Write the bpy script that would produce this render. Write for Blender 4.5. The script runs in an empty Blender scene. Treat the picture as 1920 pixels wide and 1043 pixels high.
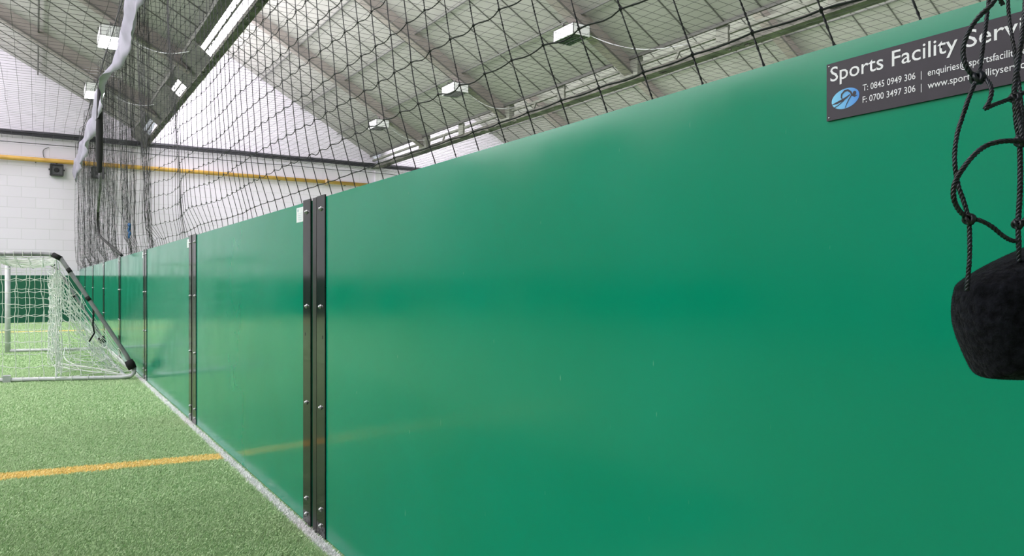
import bpy, math, random
import numpy as np
from mathutils import Vector, noise
random.seed(7)
rng = np.random.default_rng(11)
C = bpy.context.scene.collection
S = bpy.context.scene
PI = math.pi

# ------------------------------------------------------------------ camera, world, exposure
YAW = math.radians(33.1)
cam_d = bpy.data.cameras.new('camera')
cam = bpy.data.objects.new('camera', cam_d)
C.objects.link(cam)
cam.location = (0, 0, 1.5)
cam.rotation_euler = (PI / 2, 0, -YAW)
cam_d.sensor_width = 36.0
cam_d.lens = 36.0 * 1370 / 1920
cam_d.shift_y = 8.5 / 1920
cam_d.clip_start = 0.02
cam_d.clip_end = 200
S.camera = cam

world = bpy.data.worlds.new('overcast sky')
S.world = world
world.use_nodes = True
world.node_tree.nodes['Background'].inputs[0].default_value = (0.86, 0.92, 1.0, 1)
world.node_tree.nodes['Background'].inputs[1].default_value = 1.0
S.view_settings.view_transform = 'Standard'
S.view_settings.look = 'None'
S.view_settings.gamma = 1
S.view_settings.use_curve_mapping = False
S.view_settings.exposure = -0.38
GLAZE_FROM = 1.5   # glazing starts here; added blank panels darken the hall nearer the camera
GLAZING = 9.0       # brightness of the daylight seen through the north-light glazing
LAMP = 60.0         # brightness of the lit lamp faces

# ------------------------------------------------------------------ materials
def rgb(r, g, b):
    def f(c):
        c /= 255
        return c / 12.92 if c <= 0.04045 else ((c + 0.055) / 1.055) ** 2.4
    return (f(r), f(g), f(b), 1)

def mat(name, col, rough=0.6, metal=0.0, spec=0.5):
    m = bpy.data.materials.new(name)
    m.use_nodes = True
    p = m.node_tree.nodes['Principled BSDF']
    p.inputs['Base Color'].default_value = col
    p.inputs['Roughness'].default_value = rough
    p.inputs['Metallic'].default_value = metal
    p.inputs['Specular IOR Level'].default_value = spec
    return m

def N(m, typ, **kw):
    n = m.node_tree.nodes.new(typ)
    for k, v in kw.items():
        setattr(n, k, v)
    return n

def L(m, a, b):
    m.node_tree.links.new(a, b)

def P(m):
    return m.node_tree.nodes['Principled BSDF']

def noisy(name, c1, c2, scale=3.0, rough=0.6, detail=6, stretch=(1, 1, 1), bump=0.0, metal=0.0, lo=0.35, hi=0.65, spec=0.5):
    m = mat(name, c1, rough, metal, spec)
    tc = N(m, 'ShaderNodeTexCoord')
    mp = N(m, 'ShaderNodeMapping')
    mp.inputs['Scale'].default_value = stretch
    nz = N(m, 'ShaderNodeTexNoise')
    nz.inputs['Scale'].default_value = scale
    nz.inputs['Detail'].default_value = detail
    cr = N(m, 'ShaderNodeValToRGB')
    cr.color_ramp.elements[0].position = lo
    cr.color_ramp.elements[1].position = hi
    cr.color_ramp.elements[0].color = c1
    cr.color_ramp.elements[1].color = c2
    L(m, tc.outputs['Object'], mp.inputs[0]); L(m, mp.outputs[0], nz.inputs['Vector'])
    L(m, nz.outputs['Fac'], cr.inputs[0]); L(m, cr.outputs[0], P(m).inputs['Base Color'])
    if bump:
        b = N(m, 'ShaderNodeBump')
        b.inputs['Strength'].default_value = bump
        b.inputs['Distance'].default_value = 0.01
        L(m, nz.outputs['Fac'], b.inputs['Height']); L(m, b.outputs[0], P(m).inputs['Normal'])
    return m

def emit(name, col, strength):
    m = bpy.data.materials.new(name)
    m.use_nodes = True
    nt = m.node_tree
    nt.nodes.clear()
    e = nt.nodes.new('ShaderNodeEmission')
    e.inputs[0].default_value = col
    e.inputs[1].default_value = strength
    o = nt.nodes.new('ShaderNodeOutputMaterial')
    nt.links.new(e.outputs[0], o.inputs[0])
    return m

# glossy green board: base paint with scuffs and scratches
def board_material():
    g1, g2 = (0.0, 0.256, 0.138, 1), (0.0, 0.280, 0.160, 1)
    m = noisy('glossy green board', g1, g2, 1.6, 0.2, 5, (1, 1, 1), 0, 0, 0.3, 0.7)
    P(m).inputs['Specular IOR Level'].default_value = 0.42
    nt = m.node_tree
    cr = [n for n in nt.nodes if n.type == 'VALTORGB'][0]
    tc = [n for n in nt.nodes if n.type == 'TEX_COORD'][0]
    # thin pale scratches
    mp = N(m, 'ShaderNodeMapping')
    mp.inputs['Scale'].default_value = (1, 14, 1.6)
    mp.inputs['Rotation'].default_value = (0.35, 0, 0)
    nz = N(m, 'ShaderNodeTexNoise')
    nz.inputs['Scale'].default_value = 7
    nz.inputs['Detail'].default_value = 1
    r2 = N(m, 'ShaderNodeValToRGB')
    r2.color_ramp.elements[0].position = 0.80
    r2.color_ramp.elements[1].position = 0.84
    mx = N(m, 'ShaderNodeMixRGB')
    mx.inputs[2].default_value = rgb(120, 190, 160)
    L(m, tc.outputs['Object'], mp.inputs[0]); L(m, mp.outputs[0], nz.inputs['Vector'])
    L(m, nz.outputs['Fac'], r2.inputs[0]); L(m, r2.outputs[0], mx.inputs[0])
    L(m, cr.outputs[0], mx.inputs[1]); L(m, mx.outputs[0], P(m).inputs['Base Color'])
    # smudged gloss
    n3 = N(m, 'ShaderNodeTexNoise')
    n3.inputs['Scale'].default_value = 2.3
    n3.inputs['Detail'].default_value = 8
    mr = N(m, 'ShaderNodeMapRange')
    mr.inputs[1].default_value = 0.3; mr.inputs[2].default_value = 0.7
    mr.inputs[3].default_value = 0.10; mr.inputs[4].default_value = 0.20
    L(m, tc.outputs['Object'], n3.inputs['Vector']); L(m, n3.outputs['Fac'], mr.inputs[0])
    L(m, mr.outputs[0], P(m).inputs['Roughness'])
    return m

def wall_material(name, along='XZ'):
    m = mat(name, rgb(232, 230, 236), 0.55)
    tc = N(m, 'ShaderNodeTexCoord')
    sep = N(m, 'ShaderNodeSeparateXYZ')
    com = N(m, 'ShaderNodeCombineXYZ')
    L(m, tc.outputs['Object'], sep.inputs[0])
    L(m, sep.outputs[0 if along == 'XZ' else 1], com.inputs[0]); L(m, sep.outputs[2], com.inputs[1])
    br = N(m, 'ShaderNodeTexBrick')
    br.inputs['Scale'].default_value = 1.0
    br.inputs['Brick Width'].default_value = 0.88
    br.inputs['Row Height'].default_value = 0.39
    br.inputs['Mortar Size'].default_value = 0.012
    br.inputs['Mortar Smooth'].default_value = 0.3
    br.inputs['Color1'].default_value = rgb(226, 219, 232)
    br.inputs['Color2'].default_value = rgb(222, 215, 228)
    br.inputs['Mortar'].default_value = rgb(209, 204, 214)
    L(m, com.outputs[0], br.inputs['Vector'])
    gt = N(m, 'ShaderNodeMath', operation='GREATER_THAN')
    gt.inputs[1].default_value = 1.77
    L(m, sep.outputs[2], gt.inputs[0])
    mx = N(m, 'ShaderNodeMixRGB')
    mx.inputs[1].default_value = (0.004, 0.105, 0.055, 1)
    L(m, gt.outputs[0], mx.inputs[0]); L(m, br.outputs['Color'], mx.inputs[2])
    L(m, mx.outputs[0], P(m).inputs['Base Color'])
    return m

def pile_material(name, dark, light):
    m = mat(name, light, 0.6, 0, 0.3)
    g = N(m, 'ShaderNodeNewGeometry')
    cr = N(m, 'ShaderNodeValToRGB')
    cr.color_ramp.elements[0].color = dark
    cr.color_ramp.elements[1].color = light
    L(m, g.outputs['Random Per Island'], cr.inputs[0]); L(m, cr.outputs[0], P(m).inputs['Base Color'])
    return m

M = {
    'board': board_material(),
    'board_back': mat('board core', rgb(60, 50, 40), 0.8),
    'strip': noisy('black edge strip', (0.012, 0.012, 0.014, 1), (0.022, 0.022, 0.025, 1), 6, 0.09, 5, (1, 1, 1)),
    'slot': mat('black slot', (0.002, 0.002, 0.002, 1), 0.8),
    'steel_dark': mat('dark steel post', (0.02, 0.02, 0.023, 1), 0.3),
    'bolt': mat('zinc bolt', rgb(205, 205, 208), 0.28, 0.85),
    'sticker': noisy('white sticker', rgb(235, 238, 238), rgb(222, 230, 230), 40, 0.5, 2, (1, 1, 1)),
    'sticker_ink': mat('pale ink', rgb(150, 185, 190), 0.6),
    'wall': wall_material('painted block wall'),
    'wall_side': wall_material('painted block side wall', 'YZ'),
    'roof': noisy('grey green roof sheet', rgb(152, 151, 147), rgb(162, 160, 157), 0.8, 0.7, 4),
    'seam': mat('dark roof seam', rgb(88, 88, 84), 0.7),
    'rafter': noisy('grey rafter', rgb(128, 121, 117), rgb(145, 138, 133), 1.2, 0.7, 5),
    'rafter_flange': mat('dark flange', rgb(92, 90, 86), 0.7),
    'beam': noisy('grimy valley beam', rgb(66, 66, 60), rgb(120, 118, 110), 2.2, 0.75, 8),
    'trough': noisy('dull grey trough', rgb(92, 94, 88), rgb(112, 113, 106), 2.0, 0.75, 5),
    'bar': noisy('grey green bar', rgb(118, 120, 110), rgb(140, 142, 132), 2.5, 0.7, 5),
    'glazing': emit('daylit glazing', (1.0, 0.965, 1.0, 1), GLAZING),
    'conduit': mat('grey conduit', rgb(96, 96, 94), 0.6),
    'net': mat('black net cord', (0.012, 0.013, 0.018, 1), 0.55),
    'net_thin': mat('fine dark net cord', (0.05, 0.05, 0.055, 1), 0.6),
    'rope': noisy('black twisted rope', (0.002, 0.0025, 0.004, 1), (0.022, 0.027, 0.04, 1), 60, 0.36, 3),  # lighter second tone paints in the highlights of the twisted strands
    'banner': noisy('pale grey fabric', rgb(146, 142, 158), rgb(168, 164, 180), 1.5, 0.8, 5),
    'black': mat('black foam', (0.006, 0.006, 0.007, 1), 0.75),
    'silver_tape': noisy('grey tape', rgb(120, 118, 125), rgb(70, 68, 74), 14, 0.35, 3),
    'blue': mat('blue cord', rgb(40, 90, 140), 0.7),
    'cable_dark': mat('dark cable', rgb(38, 38, 48), 0.5),
    'yellow_pipe': noisy('yellow ochre pipe paint', rgb(216, 172, 84), rgb(196, 150, 72), 2.5, 0.45, 6),
    'collar': mat('pipe collar', rgb(190, 160, 120), 0.5),
    'white_pipe': noisy('white painted tube', rgb(222, 222, 226), rgb(200, 200, 206), 6, 0.35, 5),
    'grey_pipe': noisy('silver grey tube', rgb(150, 150, 154), rgb(120, 120, 124), 6, 0.4, 5),
    'white_cord': mat('white net cord', rgb(228, 230, 226), 0.7),
    'lamp_body': mat('white lamp housing', rgb(226, 226, 228), 0.45),
    'lamp_lit': emit('lit lamp glass', (1.0, 1.0, 1.0, 1), LAMP),
    'lamp_off': mat('unlit lamp glass', (0.03, 0.055, 0.03, 1), 0.08),
    'speaker': mat('speaker black', (0.02, 0.02, 0.022, 1), 0.5),
    'speaker_face': mat('speaker grey face', rgb(128, 128, 132), 0.6),
    'sign': noisy('dark sign board', rgb(38, 31, 44), rgb(43, 35, 49), 30, 0.55, 4),
    'letter': mat('white lettering', rgb(240, 240, 245), 0.5),
    'floor': noisy('turf backing', rgb(130, 164, 110), rgb(150, 184, 130), 30, 0.9, 6),
    'pile': pile_material('green turf fibres', rgb(166, 196, 141), rgb(212, 236, 188)),
    'pile_white': pile_material('white turf fibres', rgb(238, 236, 236), rgb(254, 254, 254)),
    'pile_yellow': pile_material('yellow turf fibres', rgb(255, 222, 130), rgb(255, 242, 178)),
    'line_yellow': mat('yellow line base', rgb(255, 214, 130), 0.9),
    'line_white': mat('white line base', rgb(245, 245, 242), 0.9),
}

def fleece_material():
    m = noisy('black fleece', (0.002, 0.0025, 0.004, 1), (0.010, 0.011, 0.016, 1), 90, 0.95, 5, (1, 1, 1), 0.6, spec=0.1)
    P(m).inputs['Sheen Weight'].default_value = 0.05
    P(m).inputs['Sheen Roughness'].default_value = 0.5
    return m
M['fleece'] = fleece_material()

def logo_material():
    m = mat('blue logo', rgb(70, 150, 235), 0.5)
    tc = N(m, 'ShaderNodeTexCoord')
    sp = N(m, 'ShaderNodeSeparateXYZ')
    cr = N(m, 'ShaderNodeValToRGB')
    cr.color_ramp.elements[0].color = rgb(150, 225, 255)
    cr.color_ramp.elements[1].color = rgb(55, 130, 225)
    L(m, tc.outputs['Generated'], sp.inputs[0]); L(m, sp.outputs[1], cr.inputs[0])
    # left side of the printed ellipse is paler blue than its right side
    cr.color_ramp.elements[0].color, cr.color_ramp.elements[1].color = rgb(60, 135, 228), rgb(130, 215, 252)
    L(m, cr.outputs[0], P(m).inputs['Base Color'])
    return m
M['logo'] = logo_material()

# ------------------------------------------------------------------ mesh helpers
class MB:
    def __init__(self):
        self.v, self.f, self.mi = [], [], []
    def quadbox(self, p, m=0):      # 8 points: bottom 4, top 4
        b = len(self.v)
        self.v += [tuple(q) for q in p]
        for f in ((0, 3, 2, 1), (4, 5, 6, 7), (0, 1, 5, 4), (1, 2, 6, 5), (2, 3, 7, 6), (3, 0, 4, 7)):
            self.f.append(tuple(b + k for k in f)); self.mi.append(m)
    def box(self, x0, x1, y0, y1, z0, z1, m=0):
        self.quadbox([(x0, y0, z0), (x1, y0, z0), (x1, y1, z0), (x0, y1, z0), (x0, y0, z1), (x1, y0, z1), (x1, y1, z1), (x0, y1, z1)], m)
    def bar(self, a, b, w, h, m=0, up=(0, 0, 1)):   # box along a-b
        a, b = Vector(a), Vector(b)
        d = (b - a).normalized()
        s = d.cross(Vector(up)).normalized() * w / 2
        u = s.cross(d).normalized() * h / 2
        self.quadbox([a - s - u, a + s - u, b + s - u, b - s - u, a - s + u, a + s + u, b + s + u, b - s + u], m)
    def tube(self, pts, r, n=6, cap=True, m=0):
        pts = [Vector(p) for p in pts]
        k = len(pts)
        rs = r if isinstance(r, (list, tuple)) else [r] * k
        base = len(self.v)
        prev = None
        for i, p in enumerate(pts):
            d = (pts[min(i + 1, k - 1)] - pts[max(i - 1, 0)])
            if d.length < 1e-9: d = Vector((0, 0, 1))
            d.normalize()
            if prev is None:
                a = Vector((0, 0, 1)) if abs(d.z) < 0.9 else Vector((1, 0, 0))
            else:
                a = prev
            s = (a - d * a.dot(d))
            if s.length < 1e-6: s = d.orthogonal()
            s.normalize(); t = d.cross(s); prev = s
            for q in range(n):
                an = 2 * PI * q / n
                self.v.append(tuple(p + (s * math.cos(an) + t * math.sin(an)) * rs[i]))
        for i in range(k - 1):
            for q in range(n):
                a0 = base + i * n + q; a1 = base + i * n + (q + 1) % n
                self.f.append((a0, a1, a1 + n, a0 + n)); self.mi.append(m)
        if cap:
            self.f.append(tuple(base + q for q in reversed(range(n)))); self.mi.append(m)
            self.f.append(tuple(base + (k - 1) * n + q for q in range(n))); self.mi.append(m)
    def blob(self, c, r, m=0):      # small octahedral knot
        b = len(self.v); x, y, z = c
        rx, ry, rz = r if isinstance(r, (tuple, list)) else (r, r, r)
        self.v += [(x + rx, y, z), (x - rx, y, z), (x, y + ry, z), (x, y - ry, z), (x, y, z + rz), (x, y, z - rz)]
        for f in ((0, 2, 4), (2, 1, 4), (1, 3, 4), (3, 0, 4), (2, 0, 5), (1, 2, 5), (3, 1, 5), (0, 3, 5)):
            self.f.append(tuple(b + k for k in f)); self.mi.append(m)
    def ball(self, c, r, n=10, m=0, half=False, axis=0):
        b = len(self.v)
        rx, ry, rz = r if isinstance(r, (tuple, list)) else (r, r, r)
        K = n // 2
        for i in range(K + 1):
            th = PI * i / K
            for j in range(n):
                ph = 2 * PI * j / n
                self.v.append((c[0] + rx * math.cos(th), c[1] + ry * math.sin(th) * math.cos(ph), c[2] + rz * math.sin(th) * math.sin(ph)))
        for i in range(K):
            for j in range(n):
                self.f.append((b + i * n + j, b + i * n + (j + 1) % n, b + (i + 1) * n + (j + 1) % n, b + (i + 1) * n + j)); self.mi.append(m)
    def build(self, name, mats, parent=None, smooth=False, loc=None):
        me = bpy.data.meshes.new(name)
        v = self.v
        if loc is not None:
            v = [(x - loc[0], y - loc[1], z - loc[2]) for x, y, z in v]
        me.from_pydata(v, [], self.f)
        if not isinstance(mats, (list, tuple)): mats = [mats]
        for m in mats: me.materials.append(m)
        if len(mats) > 1: me.polygons.foreach_set('material_index', self.mi)
        if smooth: me.polygons.foreach_set('use_smooth', [True] * len(self.f))
        me.update()
        o = bpy.data.objects.new(name, me)
        C.objects.link(o)
        if loc is not None: o.location = loc
        if parent is not None:
            o.parent = parent
            o.matrix_parent_inverse = parent.matrix_world.inverted() if False else o.matrix_parent_inverse
            if loc is None and parent.location.length > 0:      # parts written in world space
                o.location = -parent.location
        return o

def empty(name, loc, label, cat, group=None):
    o = bpy.data.objects.new(name, None)
    o.empty_display_size = 0.2
    C.objects.link(o)
    o.location = loc
    return tag(o, label, cat, group)

def tag(o, label, cat, group=None, kind=None):
    o['label'] = label; o['category'] = cat
    if group: o['group'] = group
    if kind: o['kind'] = kind
    return o

def struct(o):
    o['kind'] = 'structure'
    return o

def n1(x, y=0.0, z=0.0):
    return noise.noise(Vector((x, y, z)))

# ------------------------------------------------------------------ the hall
Y0, Y1 = -7.0, 32.7
BAY = 9.9
BAYS = [3.7 + BAY * k for k in (-2, -1, 0, 1, 2)]       # valley X at the left of each tooth
XL, XR = BAYS[0], BAYS[-1] + BAY
EAVE, PITCH = 7.35, 0.57

b = MB(); b.box(XL - .3, XR + .3, Y0 - .3, Y1 + .3, -0.2, 0.0)
struct(b.build('floor', M['floor']))

# end walls follow the saw-tooth roof
def saw_wall(name, y0, y1):
    b = MB()
    pts = [(XL - .3, 0)]
    for X in BAYS:
        pts += [(X, 7.0), (X + 1.9, 7.0 + 4.9), (X + BAY, EAVE)]
    pts += [(XR + .3, EAVE), (XR + .3, 0)]
    n = len(pts)
    for y in (y0, y1):
        b.v += [(p[0], y, p[1]) for p in pts]
    b.f.append(tuple(range(n))); b.f.append(tuple(range(2 * n - 1, n - 1, -1)))
    for i in range(n):
        b.f.append((i, i + n, (i + 1) % n + n, (i + 1) % n))
    b.mi = [0] * len(b.f)
    return struct(b.build(name, M['wall']))
saw_wall('wall_far', Y1, Y1 + .3)
saw_wall('wall_back', Y0 - .3, Y0)
b = MB(); b.box(XL - .3, XL, Y0, Y1, 0, 7.0); struct(b.build('wall_left', M['wall_side']))
b = MB(); b.box(XR, XR + .3, Y0, Y1, 0, 7.4); struct(b.build('wall_right', M['wall_side']))

RAFT = [27.15 - 6.23 * k for k in range(0, 7)]
OPEN1 = [(14.3, 19.0), (22.3, 23.6), (28.2, 30.4), (7.0, 11.5)]
for k, X in enumerate(BAYS):
    # roof sheets: apex down to the next valley, seams every 1.04 m
    ax, az = X + 1.9, EAVE + PITCH * (BAY - 1.9) 
    ex, ez = X + BAY - 0.28, EAVE + PITCH * 0.28
    b = MB()
    b.quadbox([(ax, Y0, az), (ex, Y0, ez), (ex, Y1, ez), (ax, Y1, az), (ax, Y0, az + .1), (ex, Y0, ez + .1), (ex, Y1, ez + .1), (ax, Y1, az + .1)])
    y = Y1 - 0.5
    while y > Y0:
        if min(abs(y - r) for r in RAFT) > 0.2:
            b.bar((ax, y, az - .012), (ex, y, ez - .012), .026, .024, 1)
        y -= 1.038
    b.box(ex - .06, ex, Y0, Y1, ez - .07, ez - .002, 1)
    struct(b.build('ceiling', [M['roof'], M['seam']]))
    # rafters
    for r in RAFT:
        b = MB()
        b.bar((ax, r, az - .22), (ex, r, ez - .22), .12, .42)
        b.bar((ax, r, az - .44), (ex, r, ez - .44), .32, .03)
        b.bar((ax, r - .16, az - .44), (ex, r - .16, ez - .44), .02, .05, 1)
        b.bar((ax, r + .09, az - .03), (ex, r + .09, ez - .03), .05, .05, 1)
        struct(b.build('trim_rafter', [M['rafter'], M['rafter_flange']]))
    # north light glazing with bars
    b = MB()
    gx, gz = (X + .12, 7.12) if abs(X - 3.7) < .1 else (X + .40, 7.86)
    if gz > 7.5:
        b.quadbox([(X - .30, Y0, 7.50), (gx, Y0, gz), (gx, Y1, gz), (X - .30, Y1, 7.50), (X - .30, Y0, 7.54), (gx, Y0, gz + .04), (gx, Y1, gz + .04), (X - .30, Y1, 7.54)])
        struct(b.build('trim_gutter', M['roof'])); b = MB()
    def slab(b, ya, yb):
        b.quadbox([(gx, ya, gz), (gx + .04, ya, gz), (gx + .04, yb, gz), (gx, yb, gz),
                   (ax, ya, az), (ax + .04, ya, az), (ax + .04, yb, az), (ax, yb, az)])
    slab(b, GLAZE_FROM, Y1)
    struct(b.build('window_%d' % (k + 1), M['glazing']))
    b = MB(); slab(b, Y0, GLAZE_FROM); struct(b.build('trim_light_blocker', M['roof']))  # unseen panel added in place of glazing to dim the near end
    b = MB()
    y = Y0 + .6
    while y < Y1:
        b.bar((gx + .08, y, gz), (ax + .08, y, az - .04), .05, .06, 0, (0, 1, 0)); y += 1.56
    struct(b.build('trim_glazing_bars', M['bar']))
    # longitudinal conduits hung under the sheets
    b = MB()
    for xx in (4.5, 6.27, 7.95):
        z = EAVE + PITCH * (BAY - xx) - .12
        b.tube([(X + xx, Y0 + .1, z), (X + xx, Y1 - .05, z)], .028, 6)
    struct(b.build('trim_conduit', M['conduit']))
# valley beams (trough below each valley)
for k, X in enumerate(BAYS + [XR]):
    b = MB()
    main = abs(X - 3.7) < .1
    if main:
        b.box(X - .10, X + .02, Y0, Y1, 6.92, 7.06)
        b.box(X - .14, X + .04, Y0, Y1, 6.9, 6.925)
        b.box(X - .26, X - .235, Y0, Y1, 7.12, 7.16)
    else:
        b.box(X - .20, X + .02, Y0, Y1, 6.92, 7.08)
        b.box(X - .28, X + .06, Y0, Y1, 6.9, 6.925)
        b.box(X - .2, X - .12, Y0, Y1, 7.25, 7.33, 1)
    for r in ([] if abs(X - 3.7) < .1 else RAFT):
        b.box(X - .30, X - .1, r - .35, r + .35, 7.0, 7.5, 1)
        b.box(X - .24, X - .16, r - 3.3, r - 2.95, 7.05, 7.46, 1)
        b.bar((X - .18, r - 1.6, 7.08), (X - .18, r - 1.75, 7.3), .05, .07, 1)
    if abs(X - 3.7) < .1:       # boarded sections between the open lights
        edges = [Y0] + [e for s in sorted(OPEN1) for e in s] + [Y1]
        for a0, a1 in zip(edges[0::2], edges[1::2]):
            b.quadbox([(X - .52, a0, 7.36), (X - .10, a0, 6.98), (X - .10, a1, 6.98), (X - .52, a1, 7.36), (X - .52, a0, 7.39), (X - .10, a0, 7.01), (X - .10, a1, 7.01), (X - .52, a1, 7.39)], 2)
        b.quadbox([(X - .52, Y0, 7.36), (X - .30, Y0, 7.30), (X - .30, Y1, 7.30), (X - .52, Y1, 7.36), (X - .52, Y0, 7.5), (X - .30, Y0, 7.5), (X - .30, Y1, 7.5), (X - .52, Y1, 7.5)], 2)
    # grime lumps and ties along the beam
    for q in range(90):
        y = random.uniform(8, 32); s_ = random.uniform(.02, .05)
        b.ball((X - (random.uniform(-.02, .16) if main else random.uniform(.0, .28)), y, 6.9 + random.uniform(-.03, .02)), (s_, s_ * random.uniform(1, 4), s_ * .7), 6)
    struct(b.build('trim_valley_beam', [M['beam'], M['bar'], M['trough']]))
b = MB(); b.box(13.5, 13.78, Y1 - .12, Y1, 0, 6.9); struct(b.build('trim_column', M['wall']))

# ------------------------------------------------------------------ turf
def inline_yellow(X, Y):
    c = 6.85 - 0.146 * (X + .23)
    return np.abs(Y - c) < 0.115
def inline_far(X, Y):
    c = 26.6 - 0.15 * X
    return np.abs(Y - c) < 0.2
def blades(name, X, Y, h, w, material, lean=0.9, z0=0.0):
    n = len(X)
    az = rng.uniform(0, 2 * PI, n)
    bias = 0.5
    ln = rng.uniform(.1, lean, n)
    dx = np.cos(az) * ln * h + bias * h * .5
    dy = np.sin(az) * ln * h + bias * h * .35
    hh = h * rng.uniform(.6, 1.15, n)
    wa = rng.uniform(0, PI, n)
    wx, wy = np.cos(wa) * w / 2, np.sin(wa) * w / 2
    V = np.empty((n, 4, 3), dtype=np.float32)
    V[:, 0] = np.stack([X - wx, Y - wy, np.full(n, z0)], 1)
    V[:, 1] = np.stack([X + wx, Y + wy, np.full(n, z0)], 1)
    V[:, 2] = np.stack([X + wx * .8 + dx * .6, Y + wy * .8 + dy * .6, z0 + hh * .8], 1)
    V[:, 3] = np.stack([X + dx * 1.2, Y + dy * 1.2, z0 + hh], 1)
    me = bpy.data.meshes.new(name)
    me.vertices.add(n * 4); me.vertices.foreach_set('co', V.reshape(-1))
    me.loops.add(n * 4); me.loops.foreach_set('vertex_index', np.arange(n * 4, dtype=np.int32))
    me.polygons.add(n)
    me.polygons.foreach_set('loop_start', np.arange(0, n * 4, 4, dtype=np.int32))
    me.polygons.foreach_set('loop_total', np.full(n, 4, dtype=np.int32))
    me.update(calc_edges=True)
    me.materials.append(material)
    o = bpy.data.objects.new(name, me); C.objects.link(o)
    return o
def scatter(y0, y1, dens, margin=1.0):
    A = (1.34 + .04 * y1 + margin) * (y1 - y0)
    n = int(A * dens)
    Y = rng.uniform(y0, y1, n)
    X = rng.uniform(-.04 * y1 - margin, 1.335, n)
    return X, Y
Xs, Ys, Hs, Ws = [], [], [], []
for y0, y1, dens, h, w in ((3.0, 5.5, 34000, .017, .0034), (5.5, 9, 18000, .017, .0045), (9, 15, 6500, .018, .008), (15, 32.6, 1500, .018, .016)):
    X, Y = scatter(y0, y1, dens)
    Xs.append(X); Ys.append(Y); Hs.append(np.full(len(X), h)); Ws.append(np.full(len(X), w))
X, Y, H, W = map(np.concatenate, (Xs, Ys, Hs, Ws))
ye, fa = inline_yellow(X, Y), inline_far(X, Y)
g = ~(ye | fa)
tag(blades('turf_pile', X[g], Y[g], H[g], W[g], M['pile']), 'green artificial turf pile covering the pitch floor', 'artificial grass', kind='stuff')

def line_thing(name, label, quad, sel, mbase, mpile):
    b = MB()
    b.v = [tuple(p) + (0.003,) for p in quad] + [tuple(p) + (-0.0,) for p in quad]
    b.f = [(0, 1, 2, 3), (7, 6, 5, 4), (0, 4, 5, 1), (1, 5, 6, 2), (2, 6, 7, 3), (3, 7, 4, 0)]; b.mi = [0] * 6
    base = b.build(name, mbase)
    tag(base, label, 'pitch marking')
    bl = blades('fibres', X[sel] , Y[sel], H[sel], W[sel], mpile)
    bl['kind'] = 'stuff'
    bl.parent = base
    return base
ycl = lambda x: 6.85 - 0.146 * (x + .23)
line_thing('yellow_line', 'yellow line across the turf in the foreground, meeting the green barrier', [(-3, ycl(-3) - .115), (1.33, ycl(1.33) - .115), (1.33, ycl(1.33) + .115), (-3, ycl(-3) + .115)], ye, M['line_yellow'], M['pile_yellow'])
fcl = lambda x: 26.6 - 0.15 * x
line_thing('yellow_line', 'thin yellow line far behind the goal near the end wall', [(-6, fcl(-6) - .2), (1.33, fcl(1.33) - .2), (1.33, fcl(1.33) + .2), (-6, fcl(-6) + .2)], fa, M['line_yellow'], M['pile_yellow'])
# white edge line along the barrier foot
b = MB(); b.box(1.325, 1.398, 2.5, Y1 - .02, 0, .003)
wl = tag(b.build('white_line', M['line_white']), 'white turf line running along the foot of the green barrier', 'pitch marking')
nn = 22000
wy = 3.0 + (Y1 - 3.2) * rng.uniform(0, 1, nn) ** 2.2
wx = rng.uniform(1.328, 1.39, nn)
keep = wy > 0
bl = blades('fibres', wx[keep], wy[keep], np.full(keep.sum(), .019), .0035 + wy[keep] * .0004, M['pile_white'], .7)
bl['kind'] = 'stuff'; bl.parent = wl

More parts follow.
